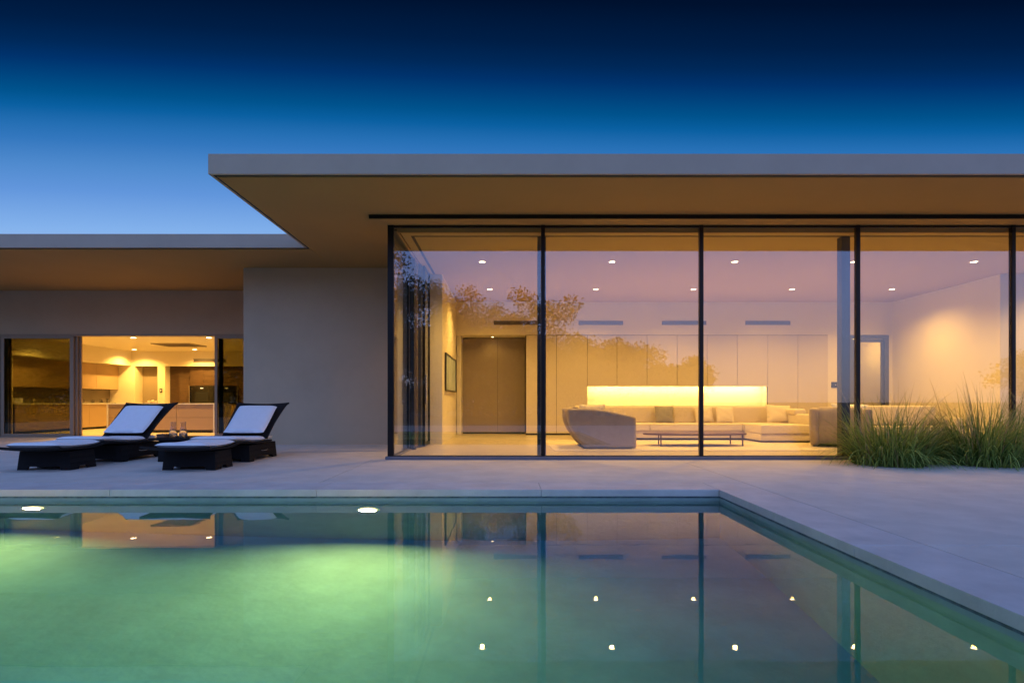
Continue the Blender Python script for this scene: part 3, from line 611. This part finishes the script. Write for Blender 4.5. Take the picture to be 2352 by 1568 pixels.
# ------------------------------------------------------------------ sun loungers
def surf(sec, th, hw, nu=14, cup=0.0, edge=.012, rnd=False):
    """a curved slab: sec = list of (y, z) along the length; hw(v) half width; th thickness upwards"""
    tb = bmesh.new(); top = []; bot = []; nv = len(sec)
    for j, (y, z) in enumerate(sec):
        y0_, z0_ = sec[max(j-1, 0)]; y1_, z1_ = sec[min(j+1, nv-1)]
        d = Vector((0, y1_-y0_, z1_-z0_)).normalized(); nrm = Vector((0, -d.z, d.y))
        v = j/(nv-1)
        for i in range(nu+1):
            u = -1+2*i/nu; w_ = hw(v)
            e = 1.0
            if rnd:
                e = min(1, (max(0, 1-abs(u)**6))**.5+.0); e2 = min(1, (max(0, 1-abs(2*v-1)**14))**.5); e = e*e2
            p = Vector((u*w_, y, z))+nrm*(cup*u*u)
            top.append(tb.verts.new(p+nrm*th*(.5+.5*e))); bot.append(tb.verts.new(p+nrm*th*(.5-.5*e)))
    W = nu+1
    for j in range(nv-1):
        for i in range(nu):
            tb.faces.new((top[j*W+i], top[j*W+i+1], top[(j+1)*W+i+1], top[(j+1)*W+i]))
            tb.faces.new((bot[j*W+i], bot[(j+1)*W+i], bot[(j+1)*W+i+1], bot[j*W+i+1]))
    for j in range(nv-1):
        for i in (0, nu): tb.faces.new((top[j*W+i], top[(j+1)*W+i], bot[(j+1)*W+i], bot[j*W+i]))
    for i in range(nu):
        for j in (0, nv-1): tb.faces.new((top[j*W+i], top[j*W+i+1], bot[j*W+i+1], bot[j*W+i]))
    bmesh.ops.remove_doubles(tb, verts=tb.verts, dist=.0004)
    bmesh.ops.recalc_face_normals(tb, faces=tb.faces[:]); return tb
def resample(pts, n):
    out = []
    P = [Vector((0, a, b_)) for a, b_ in pts]
    P = [P[0]*2-P[1]]+P+[P[-1]*2-P[-2]]
    for k in range(n+1):
        t = k/n*(len(pts)-1); i = min(int(t), len(pts)-2); f = t-i
        a, b_, c, d = P[i:i+4]
        q = .5*((2*b_)+(c-a)*f+(2*a-5*b_+4*c-d)*f*f+(-a+3*b_-3*c+d)*f**3); out.append((q.y, q.z))
    return out
Y0 = 7.58
def block(mb, x0, x1, y0, y1, z1, fl=.02, notch=.05):
    # hollow-footed wicker box, flared to the floor; built of four walls with arched bottoms + top
    t = .03
    def wallpoly(a, b_): return [(a-fl, 0), (a-fl+.13, 0), (a-fl+.15, notch), (b_+fl-.15, notch), (b_+fl-.13, 0), (b_+fl, 0), (b_, z1), (a, z1)]
    for yy, sgn in ((y0, -1), (y1, 1)):
        tb = bmesh.new(); P = wallpoly(x0, x1)
        def yy_(z): return yy+sgn*fl*(1-z/z1)
        A = [tb.verts.new((x, yy_(z), z)) for x, z in P]; B = [tb.verts.new((x, yy_(z)-sgn*t, z)) for x, z in P]
        tb.faces.new(A); tb.faces.new(B[::-1])
        for i in range(8): tb.faces.new((A[i], B[i], B[(i+1) % 8], A[(i+1) % 8]))
        bmesh.ops.recalc_face_normals(tb, faces=tb.faces[:]); mb._add(tb)
    for xx, sgn in ((x0, -1), (x1, 1)):
        tb = bmesh.new(); P = wallpoly(y0+.0315, y1-.0315)
        P = [(min(max(y, y0-fl*(1-z/z1)+.0305), y1+fl*(1-z/z1)-.0305), z) for y, z in P]
        def xx_(z): return xx+sgn*fl*(1-z/z1)
        A = [tb.verts.new((xx_(z), y, z)) for y, z in P]; B = [tb.verts.new((xx_(z)-sgn*t, y, z)) for y, z in P]
        tb.faces.new(A); tb.faces.new(B[::-1])
        for i in range(8): tb.faces.new((A[i], B[i], B[(i+1) % 8], A[(i+1) % 8]))
        bmesh.ops.recalc_face_normals(tb, faces=tb.faces[:]); mb._add(tb)
    mb.box(x0+.031, x1-.031, y0+.031, y1-.031, z1-.04, z1-.001)
def make_lounger(label):
    t = thing('sun_lounger', label, 'sun lounger', (0, 8.8, 0), 'sun loungers on the deck')
    a = MB(); block(a, -.35, .35, 7.90, 8.36, .26); a.build('base', M['wicker'], t)
    a = MB(); block(a, -.35, .35, 8.95, 9.96, .262); a.build('base', M['wicker'], t)
    flat = resample([(7.54, .315), (7.70, .276), (8.05, .264), (8.35, .268), (8.56, .300), (8.8, .292), (9.05, .268), (9.4, .255), (9.72, .265)], 28)
    def hw(v): return .395+.075*max(0, 1-v*5)**1.5
    a = MB(); a._add(surf(flat, .026, hw, cup=.02)); sh = a.build('frame', M['wicker'], t, True, 60)
    back = resample([(9.58, .31), (9.70, .42), (9.86, .56), (10.04, .70), (10.24, .845), (10.31, .885)], 16)
    def hwb(v): return .385+.085*v**2
    a = MB(); a._add(surf(back, .028, hwb, cup=.03)); a.build('backrest', M['wicker'], t, True, 60)
    pad = resample([(7.66, .318), (7.85, .303), (8.05, .296), (8.30, .298), (8.50, .312)], 22)
    a = MB(); a._add(surf(pad, .085, lambda v: .345, 26, rnd=True)); a.build('foot_cushion', M['cushion'], t, True, 80)
    pad = resample([(8.51, .350), (8.75, .335), (9.05, .305), (9.4, .288), (9.70, .292), (9.86, .305)], 30)
    a = MB(); a._add(surf(pad, .085, lambda v: .345, 26, rnd=True)); a.build('seat_cushion', M['cushion'], t, True, 80)
    pad = resample([(9.53, .40), (9.68, .50), (9.86, .64), (10.03, .775), (10.10, .82)], 24)
    a = MB(); a._add(surf(pad, .085, lambda v: .335, 26, rnd=True)); a.build('back_cushion', M['cushion'], t, True, 80)
    a = MB(); a.tube([(.0, 9.97, .60-.05), (.0, 9.93, .32)], .014); a.tube([(-.3, 9.97, .57), (.3, 9.97, .57)], .012); a.build('back_support', M['wicker'], t, True)
    a = MB(); a.tube([(.365, 9.35, .155), (.375, 9.40, .145), (.375, 9.55, .145), (.365, 9.60, .155)], .006); a.build('handle', M['chrome'], t, True)
    return t
L1 = make_lounger('dark wicker sun lounger with white cushions, the one nearer the blank wall'); L1.location = (-4.41, 8.8, 0)
L2 = copy_tree(L1); L2['label'] = 'dark wicker sun lounger with white cushions at the left edge of the deck'; L2.location = (-6.42, 8.8, 0)
st = thing('side_table', 'low dark wicker side table between the two loungers', 'side table', (-5.3, 9.25, 0))
a = MB(); block(a, -5.50, -5.02, 8.98, 9.50, .34, .01, .04); a.build('base', M['wicker'], st)
bx('tabletop', M['wicker'], st, -5.62, -4.92, 8.90, 9.60, .342, .375, .006)
for k, (x, lab) in enumerate([(398, 'clear glass carafe on the side table, the left of the two'), (421, 'clear glass carafe on the side table, the right of the two')]):
    X = PX(x, 9.25); t = thing('carafe', lab, 'carafe', (X, 9.25, .375), 'carafes on the side table')
    MB().lathe(X, 9.25, .376, [(.052, 0), (.062, .01), (.062, .05), (.050, .11), (.036, .16), (.033, .18), (.040, .245), (.037, .245), (.030, .18), (.033, .16), (.047, .11), (.058, .05), (.057, .012), (.004, .010)], 28).build('bottle', M['cglass'], t, True)
    MB().lathe(X, 9.25, .389, [(.0555, 0), (.0565, .03), (.055, .045), (.004, .045)], 28).build('drinking_water', M['cglass'], t, True)
wb = thing('wooden_box', 'small reddish wooden box on the side table beside the carafes', 'box', (PX(375, 9.2), 9.2, .375))
bx('body', M['box'], wb, PX(367, 9.2), PX(384, 9.2), 9.12, 9.30, .3755, .412, .003); bx('lid', M['box'], wb, PX(366, 9.2), PX(385, 9.2), 9.11, 9.31, .4125, .428, .003)

# ------------------------------------------------------------------ ornamental grass
def clump(X, Y, n, R_, h, seed, label):
    rnd = random.Random(seed); t = thing('ornamental_grass', label, 'grass clump', (X, Y, 0), 'grass clumps in front of the glass'); t['kind'] = 'thing'
    def blades(cnt, mt, name, hr, lean, wd):
        tb = bmesh.new()
        for _ in range(cnt):
            a = rnd.uniform(0, 2*PI); r0 = R_*.55*rnd.random()**.6; bx_, by_ = X+r0*math.cos(a), Y+r0*math.sin(a)
            a2 = a+rnd.gauss(0, .5); L = h*rnd.uniform(*hr); ln = rnd.uniform(*lean)
            th = rnd.uniform(.05, .45)*ln; curv = rnd.uniform(.5, 1.5)*ln; w0 = wd*rnd.uniform(.7, 1.3)
            p = Vector((bx_, by_, 0)); d = Vector((math.cos(a2), math.sin(a2), 0)); seg = 8; prev = None
            side = Vector((-math.sin(a2), math.cos(a2), 0)); side = (side+Vector((rnd.gauss(0, .5), rnd.gauss(0, .5), 0))).normalized()
            for k in range(seg+1):
                f = k/seg; w_ = w0*(1-f**1.6)*.5+.0004
                p.z = max(p.z, .004+.01*rnd.random()) if k else 0
                v1 = tb.verts.new(p-side*w_); v2 = tb.verts.new(p+side*w_)
                if prev: tb.faces.new((prev[0], prev[1], v2, v1))
                prev = (v1, v2); ang = th+curv*f**1.3
                p = p+(d*math.sin(ang)+Vector((0, 0, 1))*math.cos(ang))*L/seg
        a = MB(); a._add(tb); return a.build(name, M[mt], t)
    blades(int(n*.60), 'grass', 'foliage', (.45, 1.0), (.9, 2.6), .017)
    blades(int(n*.16), 'grass', 'foliage', (.75, 1.2), (.3, 1.5), .012)
    blades(int(n*.09), 'straw', 'dry_stems', (.8, 1.4), (.3, 1.8), .009)
    return t
clump(PX(2045, 8.55), 8.6, 1600, .86, .98, 1, 'green ornamental grass clump in front of the black column')
clump(PX(2262, 8.55), 8.6, 1600, .86, 1.06, 2, 'green ornamental grass clump in front of the rightmost mullion')
clump(PX(2420, 8.55), 8.65, 1300, .6, 1.0, 3, 'green ornamental grass clump cut by the right edge of the photo')
clump(PX(2155, 8.4), 8.85, 1300, .5, .75, 4, 'low green grass tuft between the two larger clumps')

# ------------------------------------------------------------------ trees behind the camera, seen mirrored in the glass
def tree(X, Y, h, r, seed, label, nl=18000, squash=.62, lf=.17):
    rnd = random.Random(seed); t = thing('tree', label, 'tree', (X, Y, -.06), 'trees mirrored in the glass')
    tb = MB(); base = Vector((X, Y, -.06)); tips = []
    top = base+Vector((rnd.uniform(-.4, .4), rnd.uniform(-.4, .4), h*.62))
    tb.tube([base, base.lerp(top, .35)+Vector((rnd.uniform(-.2, .2), 0, 0)), base.lerp(top, .7), top], [h*.032, h*.025, h*.018, h*.008], 10)
    for k in range(22):
        f = rnd.uniform(.15, .98); a = k*2.4+rnd.random(); s0 = base.lerp(top, f); L = r*rnd.uniform(.6, 1.0)
        e_ = s0+Vector((math.cos(a)*L, math.sin(a)*L, L*rnd.uniform(.25, .8)))
        e_.z = min(e_.z, h*.95)
        tb.tube([s0, s0.lerp(e_, .5)+Vector((0, 0, .15*L)), e_], [h*.011, h*.007, h*.003], 6); tips.append(e_); tips.append(s0.lerp(e_, .6))
    tips.append(top+Vector((0, 0, h*.25))); tips.append(top+Vector((r*.3, 0, h*.16))); tips += [base.lerp(top, f)+Vector((rnd.gauss(0, r*.2), 0, 0)) for f in (.3, .5, .7, .8, .9, 1.0, 1.1, 1.2)]
    tb.build('trunk', M['bark'], t, True)
    lb = bmesh.new(); blobs = []
    for p in tips:
        for _ in range(2): blobs.append((p+Vector((rnd.gauss(0, r*.16), rnd.gauss(0, r*.16), rnd.gauss(0, r*.10))), r*rnd.uniform(.22, .42)))
    for _ in range(nl):
        c, br_ = rnd.choice(blobs); v = Vector((rnd.gauss(0, 1), rnd.gauss(0, 1), rnd.gauss(0, 1))).normalized()*br_*rnd.random()**.42
        v.z *= .72; p = c+v
        if p.z < .1: continue
        d = Vector((rnd.gauss(0, 1), rnd.gauss(0, 1), rnd.gauss(0, .8)-.5)).normalized(); s_ = d.cross(Vector((rnd.gauss(0, 1), rnd.gauss(0, 1), rnd.gauss(0, 1)))).normalized()
        L = lf*rnd.uniform(.7, 1.5); w_ = L*.28
        q = [lb.verts.new(p), lb.verts.new(p+d*L*.5+s_*w_), lb.verts.new(p+d*L), lb.verts.new(p+d*L*.5-s_*w_)]; lb.faces.new(q)
    a = MB(); a._add(lb); a.build('crown', M['leaf'], t)
    return t
YT = -17.0; DT = 2*YG-YT
def tx(x): return (x-HX)/F*DT
def tz(y): return CZ+(HY-y)/F*DT
specs = [(900, 586, 3.4, 'tall dark tree mirrored at the left end of the glass front'), (1010, 628, 3.0, 'tree mirrored above the framed picture'),
         (1090, 688, 3.0, 'low tree mirrored above the taupe doors'), (1190, 658, 3.0, 'bushy tree mirrored left of the second mullion'), (1310, 758, 2.9, 'loose tree mirrored just right of the second mullion'),
         (1440, 770, 2.9, 'round tree mirrored above the lit niche'), (1545, 838, 2.1, 'smallest rounded tree mirrored left of the third mullion'), (2520, 800, 3.4, 'tree mirrored at the far right behind the grass')]
for k, (x, y, r, lab) in enumerate(specs): tree(tx(x), YT-(k % 3)*1.2, tz(y)+.1, r, 20+k, lab)
tree(tx(750), YT+2, tz(640), 3.2, 40, 'tree mirrored behind the door stack at the left corner')

def hedge(x0, x1, Y, h, seed, label, n):
    rnd = random.Random(seed); t = thing('hedge', label, 'hedge', ((x0+x1)/2, Y, -.06)); lb = bmesh.new()
    for _ in range(n):
        x = rnd.uniform(x0, x1); hh = h*(.8+.2*math.sin(x*1.7+seed)*math.sin(x*.63)); p = Vector((x, Y+rnd.uniform(-.7, .7), hh*rnd.random()**.6))
        d = Vector((rnd.gauss(0, 1), rnd.gauss(0, 1), rnd.gauss(0, 1))).normalized(); s_ = d.cross(Vector((rnd.gauss(0, 1), rnd.gauss(0, 1), rnd.gauss(0, 1)))).normalized(); L = rnd.uniform(.2, .4); w_ = L*.35
        lb.faces.new([lb.verts.new(q) for q in (p, p+d*L*.5+s_*w_, p+d*L, p+d*L*.5-s_*w_)])
    a = MB(); a._add(lb); a.build('leaves', M['leaf'], t)
    a = MB()
    for k in range(int((x1-x0)/1.2)): xx = x0+.6+k*1.2; a.tube([(xx, Y, -.06), (xx+.1, Y, h*.4), (xx, Y+.1, h*.75)], [.05, .035, .015], 6)
    a.build('stems', M['bark'], t); return t
hedge(tx(880), tx(1560), YT-4, 2.7, 3, 'leafy hedge mirrored below the trees in the glass front', 9000)
hedge(-62, -18, -19.5, 3.2, 9, 'long leafy hedge mirrored low in the kitchen glass', 9000)
for k, (x, y_) in enumerate([(-47, 8.5), (-42.5, 9.5), (-38, 8), (-33.5, 9), (-29, 7.5), (-24.5, 8.5)]):
    tree(x, -15-(k % 2)*2, y_, 3.3, 60+k, 'dark tree mirrored in the kitchen glass, number %s from the left' % ['one', 'two', 'three', 'four', 'five', 'six'][k], 8000, lf=.32)
# ------------------------------------------------------------------ sky
wd = bpy.data.worlds.new('World'); sc.world = wd; wd.use_nodes = True; nt = wd.node_tree; bg = nt.nodes['Background']
N = lambda t_: nt.nodes.new(t_)
def mth(op, a, b_=None):
    n = N('ShaderNodeMath'); n.operation = op
    for i, v in enumerate((a, b_)):
        if v is None: continue
        if isinstance(v, (int, float)): n.inputs[i].default_value = v
        else: nt.links.new(v, n.inputs[i])
    return n.outputs[0]
tc = N('ShaderNodeTexCoord'); sp = N('ShaderNodeSeparateXYZ'); nt.links.new(tc.outputs['Generated'], sp.inputs[0])
x_, y_, z_ = sp.outputs
den = mth('SQRT', mth('ADD', mth('ADD', mth('MULTIPLY', z_, z_), mth('MULTIPLY', y_, y_)), mth('MULTIPLY', mth('MULTIPLY', x_, x_), .08)))
q = mth('DIVIDE', z_, mth('MAXIMUM', den, .001))
qn = mth('ADD', q, mth('MULTIPLY', x_, .027))
def srgb(h): 
    c = [int(h[i:i+2], 16)/255 for i in (0, 2, 4)]; return tuple(v/12.92 if v <= .04045 else ((v+.055)/1.055)**2.4 for v in c)+(1,)
def ramp(src, stops):
    r = N('ShaderNodeValToRGB'); e = r.color_ramp.elements; e[0].position, e[0].color = stops[0][0], stops[0][1]; e[1].position, e[1].color = stops[-1][0], stops[-1][1]
    for p, c in stops[1:-1]: k = e.new(p); k.color = c
    nt.links.new(src, r.inputs[0]); return r.outputs[0]
north = ramp(qn, [(0, srgb('c2d0ee')), (.18, srgb('b4ccf4')), (.268, srgb('84b2ec')), (.325, srgb('6296dc')), (.36, srgb('4f8ace')), (.395, srgb('3377be')), (.413, srgb('256fb4')), (.435, srgb('0a60a2')), (.454, srgb('00528c')), (.474, srgb('00427c')), (.492, srgb('00326c')), (.51, srgb('002858')), (.534, srgb('001e46')), (.578, srgb('00112e')), (.68, srgb('001030')), (1, srgb('1a3a78'))])
south = ramp(z_, [(0, (.46, .42, .52, 1)), (.06, (.46, .50, .74, 1)), (.16, (.42, .55, 1.06, 1)), (.30, (.31, .48, 1.18, 1)), (.50, (.28, .50, 1.12, 1)), (.75, (.32, .52, 1.1, 1)), (1, (.32, .50, 1.05, 1))])
mr = N('ShaderNodeMapRange'); mr.interpolation_type = 'SMOOTHSTEP'; nt.links.new(y_, mr.inputs[0]); mr.inputs[1].default_value = .25; mr.inputs[2].default_value = -.35
mix = N('ShaderNodeMix'); mix.data_type = 'RGBA'; nt.links.new(mr.outputs[0], mix.inputs[0]); nt.links.new(north, mix.inputs[6])
sm = N('ShaderNodeMix'); sm.data_type = 'RGBA'; sm.blend_type = 'MULTIPLY'; sm.inputs[0].default_value = 1; nt.links.new(south, sm.inputs[6]); SB = 1.25; sm.inputs[7].default_value = (SB, SB, SB, 1)
nt.links.new(sm.outputs[2], mix.inputs[7])
nt.links.new(mix.outputs[2], bg.inputs[0]); bg.inputs[1].default_value = 1.0

# ------------------------------------------------------------------ camera and render settings
cam = bpy.data.cameras.new('camera'); co = bpy.data.objects.new('camera', cam); COL.objects.link(co)
co.location = (0, 0, CZ); co.rotation_euler = (PI/2, 0, 0); cam.sensor_width = 36; cam.lens = 36*F/2352
cam.shift_x = (1176-HX)/2352; cam.shift_y = (HY-784)/2352; cam.clip_end = 3000; cam.clip_start = .05
sc.camera = co
sc.view_settings.view_transform = 'Standard'; sc.view_settings.look = 'None'; sc.view_settings.exposure = 0; sc.view_settings.gamma = 1
sc.cycles.use_denoising = True; sc.cycles.denoiser = 'OPENIMAGEDENOISE'
sc.cycles.max_bounces = 14; sc.cycles.diffuse_bounces = 6; sc.cycles.glossy_bounces = 6; sc.cycles.transmission_bounces = 8; sc.cycles.transparent_max_bounces = 24
sc.cycles.sample_clamp_indirect = 4; sc.cycles.sample_clamp_direct = 0; sc.cycles.blur_glossy = .5
sc.cycles.caustics_reflective = False; sc.cycles.caustics_refractive = True
